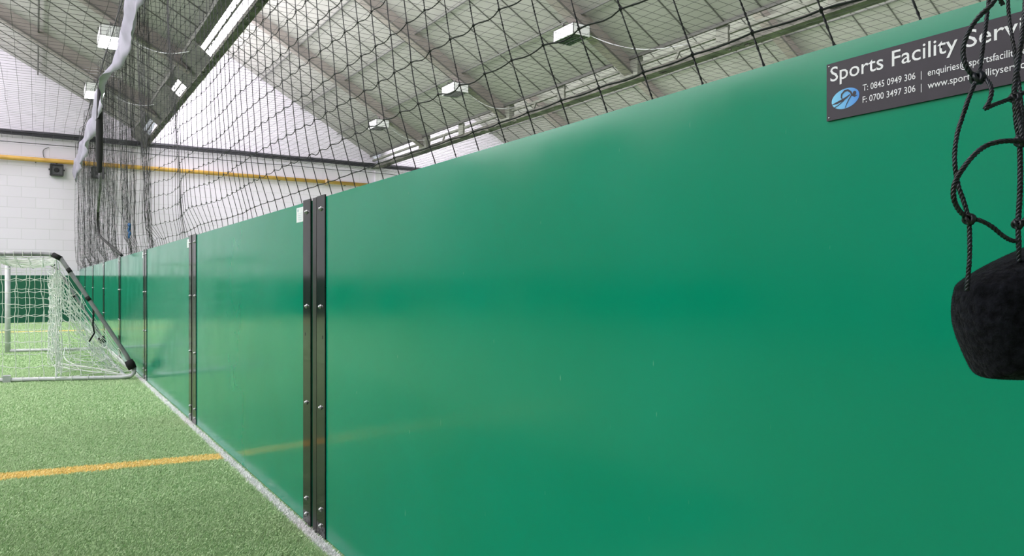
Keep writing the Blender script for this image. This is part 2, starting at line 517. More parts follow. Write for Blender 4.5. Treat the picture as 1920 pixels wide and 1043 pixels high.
# ------------------------------------------------------------------ barrier panels and posts
BX, BH = 1.41, 2.0
JOINT = [4.34 + 4.07 * k for k in range(-1, 8)]
JOINT[-1] = 32.66
names_p = ['large green barrier panel nearest the camera, carrying the dark sign',
           'second green barrier panel, just left of the nearest wide black joint',
           'third green barrier panel, where the goal frame is mirrored',
           'fourth green barrier panel, just past the near foot of the goal',
           'fifth green barrier panel, beside the far foot of the goal',
           'sixth green barrier panel, first one beyond the goal',
           'seventh green barrier panel, third from the far wall',
           'eighth and last green barrier panel, touching the far wall']
def bolt_mesh(b, y, z, x):
    b.tube([(x, y, z), (x - .004, y, z)], .014, 12)
    b.ball((x - .005, y, z), (.010, .0105, .0105), 10)
for k in range(8):
    ya, yb = JOINT[k] + .06, JOINT[k + 1] - .06
    if k == 7: yb = 32.66
    e = empty('green_barrier', (BX, (ya + yb) / 2, 0), names_p[k], 'barrier panel', 'green barrier panels')
    b = MB(); b.box(BX, BX + .018, ya, yb, .012, BH)
    b.build('board', M['board'], e)
    b = MB()
    for z in (.05, 1.0, 1.9): b.box(BX + .018, BX + .05, ya, yb, z, z + .05)
    b.build('rear_rail', M['steel_dark'], e)
    for side, (s0, s1, by) in enumerate(((ya, ya + .145, ya + .075), (yb - .145, yb, yb - .075))):
        if k == 7 and side == 1: continue
        b = MB(); b.box(BX - .008, BX, s0, s1, .012, BH + .012)
        b.box(BX - .0085, BX - .0079, by - .008 + (.03 if side == 0 else -.03), by + .002 + (.03 if side == 0 else -.03), 1.17, 1.19, 1)
        s = b.build('edge_strip', [M['strip'], M['slot']], e)
        for z in (.07, .17, .76, 1.355, 1.93):
            b = MB(); bolt_mesh(b, by + random.uniform(-.006, .006), z + random.uniform(-.006, .006), BX - .008)
            o = b.build('bolt', M['bolt'], None, True)
            o.parent = s
    # sticker sits at the near end of every further panel, against its strip
    if k > 0:
        y = ya + .145 + .015
        b = MB(); b.box(BX - .0012, BX, y, y + .145, 1.885, 1.978)
        for q in range(4): b.box(BX - .0018, BX - .0012, y + .02, y + .11, 1.90 + q * .013, 1.902 + q * .013, 1)
        b.box(BX - .0018, BX - .0012, y + .1, y + .125, 1.952, 1.968, 1)
        b.build('sticker', [M['sticker'], M['sticker_ink']], e)
names_j = ['black steel post at the near end of the barrier', 'black steel post in the nearest wide joint of the barrier',
           'black steel post at the second joint of the barrier', 'black steel post at the third joint of the barrier',
           'black steel post at the fourth joint of the barrier', 'black steel post at the fifth joint of the barrier',
           'black steel post at the sixth joint of the barrier', 'black steel post at the seventh, last joint of the barrier']
for k in range(8):
    y = JOINT[k]
    b = MB()
    b.box(BX - .006, BX + .014, y - .047, y + .024, 0, BH + .01)
    b.box(BX + .014, BX + .12, y - .006, y + .004, 0, BH + .005)
    b.box(BX + .12, BX + .13, y - .05, y + .05, 0, BH + .005)
    tag(b.build('barrier_post', M['steel_dark']), names_j[k], 'post', 'posts joining the barrier panels')

# ------------------------------------------------------------------ sign on the near panel
sg = empty('company_sign', (BX - .002, .65, 1.9), 'dark sign with white lettering and blue oval logo at the top of the green barrier', 'sign')
SX = BX - .0047
YL = .934       # left edge of the sign
b = MB(); b.box(BX - .0045, BX - .0005, .30, YL, 1.842, 1.962); b.build('sign_board', M['sign'], sg)
def sign_text(txt, y_left, z_base, width, size, name='lettering', bold=0.0):
    cu = bpy.data.curves.new(name, 'FONT')
    cu.body = txt; cu.size = 1.0; cu.extrude = 0.0; cu.resolution_u = 3; cu.offset = bold
    tmp = bpy.data.objects.new('tmp', cu); C.objects.link(tmp)
    dg = bpy.context.evaluated_depsgraph_get()
    me = bpy.data.meshes.new_from_object(tmp.evaluated_get(dg))
    bpy.data.objects.remove(tmp)
    xs = [v.co.x for v in me.vertices]
    sx = width / (max(xs) - min(xs)) if width else size
    x0 = min(xs)
    for v in me.vertices:
        v.co = ((-.0003), -(v.co.x - x0) * sx, v.co.y * size)
    me.materials.clear(); me.materials.append(M['letter'])
    o = bpy.data.objects.new(name, me); C.objects.link(o)
    o.location = (SX - sg.location.x, y_left - sg.location.y, z_base - sg.location.z)
    o.parent = sg
    return o, sx
sign_text('Sports Facility', .925, 1.9235, .925 - .671, .0435, bold=.004)
sign_text('Services', .657, 1.9235, .155, .0435, bold=.004)
sign_text('T: 0845 0949 306', .853, 1.8885, .853 - .747, .0185, bold=.002)
sign_text('F: 0700 3497 306', .853, 1.8645, .853 - .747, .0185, bold=.002)
for z in (1.8885, 1.8645): sign_text('|', .7365, z, .0011, .0175)
sign_text('enquiries@sportsfacilityservices', .724, 1.8885, .20, .0185, bold=.002)
sign_text('www.sportsfacilityservices.', .724, 1.8645, .178, .0185, bold=.002)
b = MB()
for yy, zz in ((YL - .006, 1.956), (YL - .006, 1.848), (.306, 1.956), (.306, 1.848)):
    b = MB(); b.ball((BX - .0045, yy, zz), (.0015, .0018, .0018), 8); b.build('screw', M['bolt'], sg)
# logo: a blue ellipse crossed by dark swooshes with a round dot
lg = MB()
cy, cz, ry, rz = .891, 1.8815, .031, .0205
ring = []
n = 48
tilt = .12
for i in range(n):
    a_ = 2 * PI * i / n
    u_, w_ = ry * math.cos(a_), rz * math.sin(a_)
    ring.append((u_ * math.cos(tilt) - w_ * math.sin(tilt), u_ * math.sin(tilt) + w_ * math.cos(tilt)))
lg.v = [(SX - .0003, cy - u_, cz + w_) for u_, w_ in ring]; lg.f = [tuple(range(n))]; lg.mi = [0]
lo = lg.build('logo', M['logo'], sg)
def swoosh(pts, ws):
    b = MB()
    for (u_, w_), wd in zip(pts, ws):
        pass
    P_ = [Vector((0, -u_ * ry, w_ * rz)) for u_, w_ in pts]
    for i, p in enumerate(P_):
        d = P_[min(i + 1, len(P_) - 1)] - P_[max(i - 1, 0)]; d.normalize()
        nrm = Vector((0, -d.z, d.y)) * ws[i] * rz
        for q in (p + nrm, p - nrm): b.v.append((SX - .0007, cy + q.y, cz + q.z))
    for i in range(len(P_) - 1): b.f.append((2 * i, 2 * i + 1, 2 * i + 3, 2 * i + 2)); b.mi.append(0)
    return b
mk = MB()
def add(b_, o_):
    k0 = len(b_.v); b_.v += o_.v; b_.f += [tuple(k0 + q for q in f) for f in o_.f]; b_.mi += o_.mi
add(mk, swoosh([(-1.0, -.38), (-.6, -.28), (-.2, -.12), (.1, .08), (.35, .3)], [.02, .11, .12, .09, .04]))
add(mk, swoosh([(-.2, -.04), (-.28, .2), (-.25, .5), (-.05, .76), (.18, .78), (.38, .55), (.5, .2), (.66, .02), (.86, .06)], [.02, .07, .09, .10, .10, .09, .09, .07, .02]))
add(mk, swoosh([(.45, .22), (.25, -.2), (.1, -.6), (.0, -.95)], [.05, .05, .04, .03]))
add(mk, swoosh([(-.85, -.75), (-.5, -.55), (-.1, -.2)], [.05, .04, .02]))
kk = len(mk.v)
for i in range(16):
    a_ = 2 * PI * i / 16
    mk.v.append((SX - .0007, cy - (.66 * ry + .19 * rz * math.cos(a_)), cz + .34 * rz + .22 * rz * math.sin(a_)))
mk.f.append(tuple(range(kk, kk + 16))); mk.mi.append(0)
mo = mk.build('logo_swoosh', M['sign'], None); mo.parent = lo; mo.location = (0, 0, 0)

# ------------------------------------------------------------------ divider net above the barrier
SP = .186
def lean(Yb):
    return .25 if Yb < 7 else .25 * max(0.1, 1 - (Yb - 7) / 14)
def node(i, j):
    Yb = -.556 + SP * i
    z = 2.085 + SP * j
    far = min(1, max(0, (Yb - 5) / 8))
    amp = .012 + .05 * far
    h = z - 2
    X = 1.43 - .06 * min(1, h / .35) + .03 * n1(Yb * .7, z * .6, 3) + far * .12 * math.sin(Yb * 2.1 + .5 * math.sin(z))
    Y = Yb + lean(Yb) * h + amp * 1.6 * n1(Yb * .9, z * 1.7, 9) + amp * .5 * n1(Yb * 6, z * 6, 5) + far * .16 * n1(Yb * 1.4, z * .9, 21) * max(0, 1.6 - h * .4)
    if j == 0: X = max(X, 1.415)
    zz = z + amp * .7 * n1(Yb * 2.3, z * 2, 17) + far * .06 * n1(Yb * 1.1, z * 1.1, 40)
    return Vector((X, min(Y, 32.45 + .05 * n1(Y, z)), min(zz, 6.78)))
NI, NJ = 178, 27
nodes = [[node(i, j) for j in range(NJ)] for i in range(NI)]
b = MB()
def near(p): return p.y < 2.6 and p.z < 3.2
def strand(b, a, c, r, sag=0, turns=0, seg=3, dirv=(0, 0, -1)):
    pts = []
    for t in range(seg + 1):
        q = t / seg
        p = a.lerp(c, q) + Vector(dirv) * sag * math.sin(PI * q)
        pts.append(p)
    b.tube(pts, r, 4 if r > .0025 else 3, False)
def twist(b, pts, r, pitch, n_str=3, sides=5, spf=None):
    # laid rope: helical strands round a centre line given as points
    P_ = [Vector(p) for p in pts]
    out = [[] for _ in range(n_str)]
    dist = 0; prev = None; ref = None
    for i, p in enumerate(P_):
        d = (P_[min(i + 1, len(P_) - 1)] - P_[max(i - 1, 0)]).normalized()
        if ref is None: ref = d.orthogonal().normalized()
        s = (ref - d * ref.dot(d)).normalized(); t = d.cross(s); ref = s
        if prev is not None: dist += (p - prev).length
        prev = p
        for q in range(n_str):
            an = 2 * PI * (q / n_str + dist / pitch)
            out[q].append(p + (s * math.cos(an) + t * math.sin(an)) * r * .52)
    for o_ in out: b.tube(o_, r * .56, sides, True)
def resample(pts, step):
    pts = [Vector(p) for p in pts]
    # Catmull-Rom then even spacing
    fine = []
    for i in range(len(pts) - 1):
        p0, p1, p2, p3 = pts[max(i - 1, 0)], pts[i], pts[i + 1], pts[min(i + 2, len(pts) - 1)]
        for q in range(16):
            t = q / 16
            fine.append(.5 * ((2 * p1) + (p2 - p0) * t + (2 * p0 - 5 * p1 + 4 * p2 - p3) * t * t + (3 * p1 - p0 - 3 * p2 + p3) * t ** 3))
    fine.append(pts[-1])
    out = [fine[0]]; acc = 0
    for a_, c_ in zip(fine, fine[1:]):
        acc += (c_ - a_).length
        if acc >= step: out.append(c_); acc = 0
    out.append(fine[-1])
    return out
RN = .0028
for i in range(NI):
    foot = nodes[i][0] + Vector((.03, -lean(nodes[i][0].y) * .2, 0)); foot.z = 1.9; foot.x = 1.45
    nr = nodes[i][0].y < 2.7
    col = [foot] + nodes[i]
    if nr:
        cut = 9
        twist(b, resample(col[:cut], .004), .0030, .022, 2, 5)
        for a_, c_ in zip(col[cut - 1:], col[cut:]): strand(b, a_, c_, RN, .004, 0, 2)
    else:
        rr = RN if nodes[i][0].y < 7 else .0026
        wob = .010 if nodes[i][0].y < 7 else .02
        for q, (a_, c_) in enumerate(zip(col, col[1:])):
            strand(b, a_, c_, rr, wob * n1(i * .37, q * .9, 2), 0, 3, (0, 1, 0))
    if nodes[i][0].y < 11:
        for p in nodes[i][:16]:
            s_ = .0075 if p.y < 6 else .009
            b.blob(p, (s_, s_, s_ * 1.2))
for j in range(NJ):
    for i in range(NI - 1):
        a_, c_ = nodes[i][j], nodes[i + 1][j]
        rr = RN if a_.y < 7 else .0026
        s1, s2 = .014 + .012 * n1(i * .7, j, 8), .010
        pts = []
        K = 5 if a_.y < 12 else 3
        for t in range(K + 1):
            q = t / K
            # the cord leaves each knot level, then droops before the next
            w = -.020 * math.sin(PI * q) * (1.15 - q) * (1 + .8 * n1(i * .9, j * 1.3, 4)) + .008 * math.sin(2 * PI * q) * n1(i * .5, j * .8, 6)
            if j == 0: w *= .3
            pts.append(a_.lerp(c_, q) + Vector((0, 0, w)))
        b.tube(pts, rr, 4, False)
# gathered slack folds of the same net towards the far end
for q in range(118):
    if q < 40: yb = random.choice((12.6, 13.0, 14.9, 15.3, 17.2, 19.3, 22.0, 25.5)) + random.gauss(0, .14)
    else: yb = random.uniform(14, 32.3)
    xb = 1.43 + random.uniform(-.05, .10)
    top = 6.86; bot = 2.02 if yb < 30 else 1.9
    ph = random.uniform(0, 50)
    pts = []
    nz_ = 24
    for t in range(nz_ + 1):
        z = top + (bot - top) * t / nz_
        pts.append((xb + .05 * n1(z * 1.3, ph), yb + lean(yb) * (z - 2) * .6 + .22 * n1(z * 1.1, ph, 4) * (1 if z < 4 else .6) + .04 * n1(z * 6, ph, 8), z))
    b.tube(pts, .0027, 3, False)
# bunched bottom edge
for q in range(26):
    y0_ = random.uniform(14, 31); z0_ = random.uniform(2.03, 2.5)
    pts = [(1.41 + .04 * n1(t * .8, q), y0_ + t * .18, z0_ + .07 * n1(t * .7, q, 3)) for t in range(12)]
    b.tube(pts, .0028, 3, False)
# head rope and far edge rope
b.tube([(1.38, y, 6.86 + .03 * math.sin(y * 2)) for y in np.linspace(-.5, 32.6, 60)], .012, 5)
b.tube([(1.36 + .03 * n1(z, 5), 32.5 + .05 * n1(z, 2), z) for z in np.linspace(1.95, 6.86, 20)], .012, 5)
tag(b.build('divider_net', M['net']), 'large black square-mesh net hanging above the green barrier', 'net')

# ------------------------------------------------------------------ ceiling nets
def ceil_net(x0, x1, y0, y1, sp, r, label):
    b = MB()
    def zz(x, y): return 6.84 + .05 * n1(x * .35, y * .35, 2) + .012 * n1(x * 1.7, y * 1.7, 7) - .05 * math.sin(PI * (x - x0) / (x1 - x0))
    y = y0; q = 0
    while y < y1:
        n_ = max(3, int((x1 - x0) / 1.1)); yy = y + .02 * math.sin(q * 1.9)
        pts = [(x0 + (x1 - x0) * t / n_, yy + .035 * n1(t * .8, y * .5), 0) for t in range(n_ + 1)]
        b.tube([(p[0], p[1], zz(p[0], p[1])) for p in pts], r, 3, False)
        y += sp; q += 1
    x = x0
    while x < x1:
        n_ = int((y1 - y0) / 1.0)
        pts = [(x + .03 * n1(x * .6, t * .7), y0 + (y1 - y0) * t / n_, 0) for t in range(n_ + 1)]
        b.tube([(p[0], p[1], zz(p[0], p[1])) for p in pts], r, 3, False)
        x += sp * 1.15
    return tag(b.build('ceiling_net', M['net_thin']), label, 'net')
ceil_net(-6.3, 1.34, 8, 32.55, .27, .0042, 'fine dark net stretched under the roof on the goal side, left of the fabric strip')
ceil_net(1.42, 24.0, 4, 32.55, .27, .0042, 'fine dark net stretched under the roof beyond the barrier, around the white unlit lamps')

# ------------------------------------------------------------------ fabric strip along the net head
b = MB()
ns, nw = 260, 6
for i in range(ns + 1):
    y = 7.0 + (32.3 - 7.0) * i / ns
    tz = 5.98 + .05 * n1(y * .5, 1) + .03 * n1(y * 2.2, 2)
    bz = 5.30 - .09 * abs(math.sin(y * .75 + .8)) + .05 * n1(y * .8, 9)
    if y > 28: bz += 0.0
    tw = math.exp(-((y - 16.2) / 1.3) ** 2) * .95 + math.exp(-((y - 22.8) / 1.2) ** 2) * .2 + .12 * n1(y * .55, 33)
    for w in range(nw + 1):
        q = w / nw - .5
        ht = (tz - bz)
        cz_ = (tz + bz) / 2
        xx = 1.22 + q * ht * math.sin(tw) * .7 + .05 * math.sin(q * 5 + y * 1.7) + .035 * n1(y * 2.5, q * 3)
        b.v.append((xx, y, cz_ + q * ht * math.cos(tw)))
for i in range(ns):
    for w in range(nw):
        a_ = i * (nw + 1) + w
        b.f.append((a_, a_ + 1, a_ + nw + 2, a_ + nw + 1)); b.mi.append(0)
st = b.build('fabric_strip', M['banner'], None, True)
sm = st.modifiers.new('thickness', 'SOLIDIFY'); sm.thickness = .006
tag(st, 'long pale grey twisted fabric strip hanging along the top of the net', 'fabric strip')
# ties hanging the strip from the head rope
# ------------------------------------------------------------------ rolled tube and hose on the net
e = empty('net_hose', (1.27, 19.1, 5.8), 'black padded roll with taped hose hanging down beside the net to the barrier top', 'hose')
b = MB(); b.tube([(1.22, 19.05, 6.0), (1.22, 19.08, 5.6), (1.22, 19.1, 5.0), (1.22, 19.12, 4.5), (1.22, 19.1, 4.05), (1.23, 19.1, 4.0)], [.045, .055, .075, .075, .05, .03], 10)
b.build('padded_roll', M['black'], e, True)
b = MB(); b.tube(resample([(1.23, 19.1, 4.02), (1.24, 19.2, 3.8), (1.24, 19.6, 3.45), (1.24, 20.0, 3.2)], .08), .032, 8); b.build('tape_wrap', M['silver_tape'], e, True)
b = MB(); b.tube(resample([(1.24, 20.0, 3.2), (1.26, 20.3, 2.95), (1.27, 19.9, 2.64), (1.28, 18.4, 2.42), (1.29, 16.6, 2.2), (1.3, 14.9, 1.99)], .1), .026, 8); b.build('hose', M['black'], e, True)
e = empty('tie_cord', (1.27, 13.3, 2.4), 'thin cord with a blue knotted end caught in the net', 'cord')
b = MB(); b.tube(resample([(1.27, 20.5, 4.1), (1.27, 17.5, 3.4), (1.27, 15, 2.8), (1.27, 13.4, 2.42)], .3), .007, 5); b.build('cord', M['cable_dark'], e)
b = MB()
for q in range(7): b.ball((1.27 + random.gauss(0, .01), 13.3 + random.gauss(0, .035), 2.37 + random.gauss(0, .05)), (.02, .03, .035), 8)
for q in range(5): b.tube([(1.27, 13.3, 2.35), (1.27, 13.25 + .05 * q, 2.27), (1.27, 13.2 + .06 * q, 2.22)], .006, 4)
b.build('blue_knot', M['blue'], e, True)

# ------------------------------------------------------------------ slack net and fleece pad at the right, close to the camera
ca, sa = math.cos(YAW), math.sin(YAW)
def F(px, py, w):       # a point w metres ahead of the viewpoint, given in frame coordinates measured once on the photograph
    u, v = (px - 960) / 1370, (530 - py) / 1370
    return Vector(((ca * u + sa) * w, (-sa * u + ca) * w, 1.5 + v * w))
sn = empty('slack_net', F(1850, 100, .97), 'thick black twisted net cords hanging loose in front of the sign', 'net')
def cord(pts, r=.0030, name='net_cord'):
    b = MB(); twist(b, resample([F(*p) for p in pts], .002), r, .016, 3, 6)
    return b.build(name, M['rope'], sn, True)
cord([(1858, -30, .98), (1853, 10, .98), (1848, 50, .975), (1842, 95, .97), (1836, 143, .965)], .0028)
cord([(1888, -40, .93), (1862, 5, .94), (1835, 32, .95), (1815, 62, .955), (1806, 95, .96), (1812, 125, .96), (1829, 147, .965)], .0032)
cord([(1832, 146, .965), (1820, 175, .965), (1806, 215, .962), (1794, 255, .96), (1790, 300, .96), (1796, 345, .96), (1806, 375, .958), (1817, 410, .955)], .0031)
cord([(1834, 146, .962), (1848, 148, .955), (1857, 160, .945), (1859, 175, .94), (1854, 192, .94), (1847, 204, .94), (1863, 197, .945), (1882, 190, .95), (1899, 183, .955), (1925, 171, .95), (1945, 160, .95)], .0029)
cord([(1817, 412, .955), (1818, 440, .955), (1818, 480, .955), (1815, 520, .96), (1813, 545, .965)], .0031)
cord([(1950, 262, .93), (1915, 264, .93), (1880, 265, .935), (1850, 273, .94), (1825, 292, .94), (1803, 320, .945), (1790, 345, .945), (1788, 370, .945), (1797, 393, .95), (1815, 411, .955)], .0034)
cord([(1819, 411, .955), (1836, 413, .95), (1858, 424, .945), (1880, 442, .945), (1896, 451, .95), (1908, 452, .95)], .0030)
cord([(1889, -30, 1.0), (1891, 20, 1.0), (1896, 60, .995), (1903, 100, .99), (1910, 150, .98), (1916, 200, .97), (1921, 262, .955)], .0024)
cord([(1925, -30, .97), (1920, 40, .965), (1910, 110, .96), (1903, 160, .958), (1903, 182, .955), (1905, 220, .955), (1912, 265, .952)], .0036)
cord([(1906, 186, .95), (1912, 225, .945), (1918, 262, .94)], .0034)
cord([(1912, 265, .952), (1913, 320, .95), (1912, 370, .95), (1909, 418, .95), (1910, 455, .95), (1911, 490, .955)], .0034)
cord([(1870, -30, .93), (1876, 0, .94), (1880, 8, .945)], .0028)
cord([(1908, 420, .95), (1930, 408, .94), (1960, 400, .94)], .003)
def knot(px, py, w, s=1.0):
    b = MB()
    c_ = F(px, py, w)
    for q, rot in enumerate((0, 1.1, 2.1)):
        loop = []
        for t in range(15):
            an = 2 * PI * t / 14
            v_ = Vector((math.cos(an) * .0055, math.sin(an) * .003, math.sin(an) * .0058)) * s
            v_.rotate(__import__('mathutils').Euler((rot * .7, rot, rot * 1.3)))
            loop.append(c_ + v_)
        b.tube(loop, .0026 * s, 6)
    b.build('knot', M['rope'], sn, True)
knot(1833, 146, .962, 1.15); knot(1817, 411, .954); knot(1903, 183, .955, .9); knot(1915, 264, .945, 1.1); knot(1908, 420, .95, .9)

# fleece pad
fp = F(1900, 600, .97)
b = MB()
outline = [(1813, 528), (1806, 545), (1802, 565), (1801, 590), (1804, 615), (1811, 640), (1820, 662), (1830, 685), (1839, 702), (1848, 709), (1880, 711), (1930, 712), (2000, 708), (2080, 690), (2120, 640), (2120, 560), (2090, 480), (2030, 450), (1975, 448), (1930, 464), (1890, 482), (1850, 503)]
fine = []
nO = len(outline)
for i in range(nO):
    p0, p1, p2, p3 = [Vector(outline[(i + k) % nO]) for k in (-1, 0, 1, 2)]
    for q in range(4):
        t = q / 4
        fine.append(.5 * ((2 * p1) + (p2 - p0) * t + (2 * p0 - 5 * p1 + 4 * p2 - p3) * t * t + (3 * p1 - p0 - 3 * p2 + p3) * t ** 3))
cx_, cy_ = 1950, 585
lay = 14
nF = len(fine)
for l_ in range(lay + 1):
    th = PI * l_ / lay
    k_ = max(.0, math.sin(th)) ** .38
    dpt = .985 - .060 * math.cos(th)
    for p in fine:
        px_, py_ = cx_ + (p.x - cx_) * k_, cy_ + (p.y - cy_) * k_
        v_ = F(px_ * 1.0, py_, .985)
        c0 = F(px_, py_, dpt) if False else v_ + Vector((sa, ca, 0)) * (dpt - .985)
        b.v.append(tuple(c0))
for l_ in range(lay):
    for i in range(nF):
        a_ = l_ * nF + i; c_ = l_ * nF + (i + 1) % nF
        b.f.append((a_, c_, c_ + nF, a_ + nF)); b.mi.append(0)
fe = empty('fleece_pad', fp, 'black fuzzy fleece-covered pad hanging at the right edge below the cords', 'pad')
body = b.build('pad_body', M['fleece'], fe, True)
# fuzz: short fibres standing off the cloth
vs = np.array(b.v); fs = np.array(b.f)
ctr = vs.mean(0)
nf = 26000
fi = rng.integers(0, len(fs), nf)
wts = rng.dirichlet((1, 1, 1, 1), nf)
pp = (vs[fs[fi]] * wts[:, :, None]).sum(1)
e1 = vs[fs[fi][:, 1]] - vs[fs[fi][:, 0]]; e2 = vs[fs[fi][:, 3]] - vs[fs[fi][:, 0]]
nr_ = np.cross(e1, e2); nl = np.linalg.norm(nr_, axis=1, keepdims=True); nl[nl < 1e-12] = 1; nr_ /= nl
sgn = np.sign(((pp - ctr) * nr_).sum(1, keepdims=True)); nr_ *= sgn
dirs = nr_ + rng.normal(0, .7, (nf, 3)); dirs /= np.linalg.norm(dirs, axis=1, keepdims=True)
ln_ = rng.uniform(.0006, .0022, (nf, 1))
side = np.cross(dirs, rng.normal(0, 1, (nf, 3))); side /= np.linalg.norm(side, axis=1, keepdims=True)
V = np.stack([pp - side * .00016, pp + side * .00016, pp + dirs * ln_], 1).astype(np.float32)
me = bpy.data.meshes.new('fuzz')
me.vertices.add(nf * 3); me.vertices.foreach_set('co', V.reshape(-1))
me.loops.add(nf * 3); me.loops.foreach_set('vertex_index', np.arange(nf * 3, dtype=np.int32))
me.polygons.add(nf); me.polygons.foreach_set('loop_start', np.arange(0, nf * 3, 3, dtype=np.int32)); me.polygons.foreach_set('loop_total', np.full(nf, 3, dtype=np.int32))
me.update(calc_edges=True); me.materials.append(M['fleece'])
fz = bpy.data.objects.new('fuzz', me); C.objects.link(fz); fz.parent = body; fz['kind'] = 'stuff'

# ------------------------------------------------------------------ goal
gl = empty('football_goal', (0, 15.8, 0), 'white-netted metal goal with sloping grey side tubes, against the barrier', 'goal')
FR = {'near': dict(post=(-.60, 13.37), rear=(1.30, 12.60)), 'far': dict(post=(-.50, 18.94), rear=(1.30, 18.45))}
ZT = 1.93
def lp(fr, s, z):       # s = 0 at the front post .. 1 at the rear foot
    a_, c_ = fr['post'], fr['rear']
    return Vector((a_[0] + (c_[0] - a_[0]) * s, a_[1] + (c_[1] - a_[1]) * s, z))
for key, fr in FR.items():
    b = MB(); b.tube([lp(fr, 0, 0.0), lp(fr, 0, ZT + (.09 if key == 'near' else .03))], .052, 14); b.build('goal_post', M['white_pipe'], gl, True)
    sb = .45 if key == 'near' else .43
    path = [lp(fr, 0, ZT), lp(fr, .2, ZT), lp(fr, sb - .08, ZT), lp(fr, sb - .02, ZT - .01), lp(fr, sb + .035, ZT - .07), lp(fr, .62, 1.42), lp(fr, .8, .82), lp(fr, .93, .39), lp(fr, .975, .2)]
    b = MB(); b.tube(path, .031, 12); b.build('side_tube', M['grey_pipe'], gl, True)
    b = MB(); b.tube([lp(fr, 0, .045), lp(fr, .5, .045), lp(fr, .9, .045), lp(fr, .96, .06), lp(fr, .985, .11), lp(fr, .985, .18)], .03, 12); b.build('floor_tube', M['white_pipe'], gl, True)
    b = MB(); b.tube([lp(fr, .945, .30), lp(fr, .96, .24), lp(fr, .975, .17)], [.06, .068, .06], 12); b.build('foam_sleeve', M['black'], gl, True)
    b = MB(); b.tube([lp(fr, sb - .02, ZT - .008), lp(fr, sb + .035, ZT - .07)], .039, 12)
    b.build('tape_band', M['black'], gl, True)
    for q in (.53, .66):
        b = MB()
        zq = ZT - .07 - (q - sb - .035) / (.93 - sb - .035) * 1.47
        b.tube([lp(fr, q, zq), lp(fr, q + .02, zq - .06)], .034, 12)
        b.build('tape_band', M['black'], gl, True)
fn, ff = FR['near'], FR['far']
b = MB(); b.tube([lp(fn, 0, ZT + .09), lp(ff, 0, ZT + .03)], .052, 14); b.build('crossbar', M['white_pipe'], gl, True)
b = MB(); b.tube([lp(fn, .93, .04), lp(ff, .93, .04)], .026, 10); b.build('rear_floor_bar', M['white_pipe'], gl, True)
b = MB(); p = lp(fn, .125, 0); b.box(p.x - .05, p.x + .05, p.y - .06, p.y + .06, 0, .11); b.build('floor_bracket', M['white_pipe'], gl)
b = MB(); p = lp(fn, .70, 1.15); b.tube([p + Vector(q) for q in ((0, 0, 0), (.01, -.02, -.12), (0, -.02, -.3), (.02, -.02, -.42), (-.05, -.02, -.55))], .012, 6); b.build('loose_strap', M['black'], gl, True)
# goal net
b = MB(); MS = .155; RC = .0048
def grid(fn_, nu, nv, clip=None, r=RC, wob=.02, seed=0):
    pts = [[fn_(i / nu, j / nv) for j in range(nv + 1)] for i in range(nu + 1)]
    for i in range(nu + 1):
        for j in range(nv + 1):
            p = pts[i][j]
            if p is None: continue
            q = Vector(p)
            pts[i][j] = q + Vector((n1(i * .6 + seed, j * .6, 1), n1(i * .6 + seed, j * .6, 5), n1(i * .6 + seed, j * .7, 9))) * wob
    for i in range(nu + 1):
        for j in range(nv + 1):
            for di, dj in ((1, 0), (0, 1)):
                if i + di > nu or j + dj > nv: continue
                p, q = pts[i][j], pts[i + di][j + dj]
                if p is None or q is None: continue
                s_ = .02 * (1 + n1(i * .9, j * .9, seed))
                b.tube([p, p.lerp(q, .5) - Vector((0, 0, s_ if di else 0)) + Vector((s_ * .4 if dj else 0, 0, 0)), q], r, 4, False)
def tube_z(fr, s):      # height of the side tube at s
    sb = .47
    return ZT if s < sb else ZT - (s - sb) / (.965 - sb) * 1.70
for key, fr, sd in (('near', fn, 3), ('far', ff, 20)):
    # front rectangle of the side net
    grid(lambda u, v: lp(fr, u * .45, .05 + (ZT - .05) * v) + Vector((0, .04 * math.sin(PI * v), 0)), 5, 10, wob=.035, seed=sd)
    # triangular part under the sloping tube: fans from the hanging curtain to the tube
    def tri(u, v, fr=fr):
        s = .45 + .51 * u
        ztop = tube_z(fr, s) - .02
        return lp(fr, s, .06 + (ztop - .06) * v ** (1 - .15 * u)) + Vector((0, .06 * math.sin(PI * v), -.10 * math.sin(PI * u) * (1 - v)*0))
    grid(tri, 6, 10, wob=.05, seed=sd + 5)
# back curtain hanging from the rear bends, bulging with slack
def back(u, v):
    y = 13.05 + (18.72 - 13.05) * u
    sag = .35 * math.sin(PI * u) * v
    x = .27 + .05 * math.sin(u * 26) + .06 * (1 - v) * math.sin(u * 9)
    return Vector((x, y, .07 + (ZT - .09 - sag - .07) * v))
grid(back, 34, 11, wob=.05, seed=40)
# slack lying towards the rear bar
def skirt(u, v):
    y = 12.95 + (18.4 - 12.95) * u
    return Vector((.27 + (1.16 - .27) * v, y, .06 + .10 * math.sin(PI * v) * (.4 + .6 * abs(math.sin(u * 11))) ))
grid(skirt, 14, 3, wob=.06, seed=60)
# loose inner net sloping from curtain to tube
def inner(u, v):
    y = 13.0 + 1.6 * u
    a_ = lp(fn, .50 + .40 * (1 - v), 0)
    return Vector((a_.x - .05 - .12 * u, a_.y + .1 + 1.5 * u, .25 + 1.5 * v - .25 * u))
grid(inner, 8, 11, wob=.09, seed=80)
grid(lambda u, v: inner(u * .5, v) + Vector((-.12 * math.sin(PI * v), .25, -.05)), 6, 12, wob=.12, seed=120)
# roof net
grid(lambda u, v: Vector(((lp(fn, v * .45, 0).lerp(lp(ff, v * .45, 0), u)).x, (lp(fn, v * .45, 0).lerp(lp(ff, v * .45, 0), u)).y, ZT - .03 - .10 * math.sin(PI * v) * math.sin(PI * u) - .02)), 36, 5, wob=.03, seed=90)
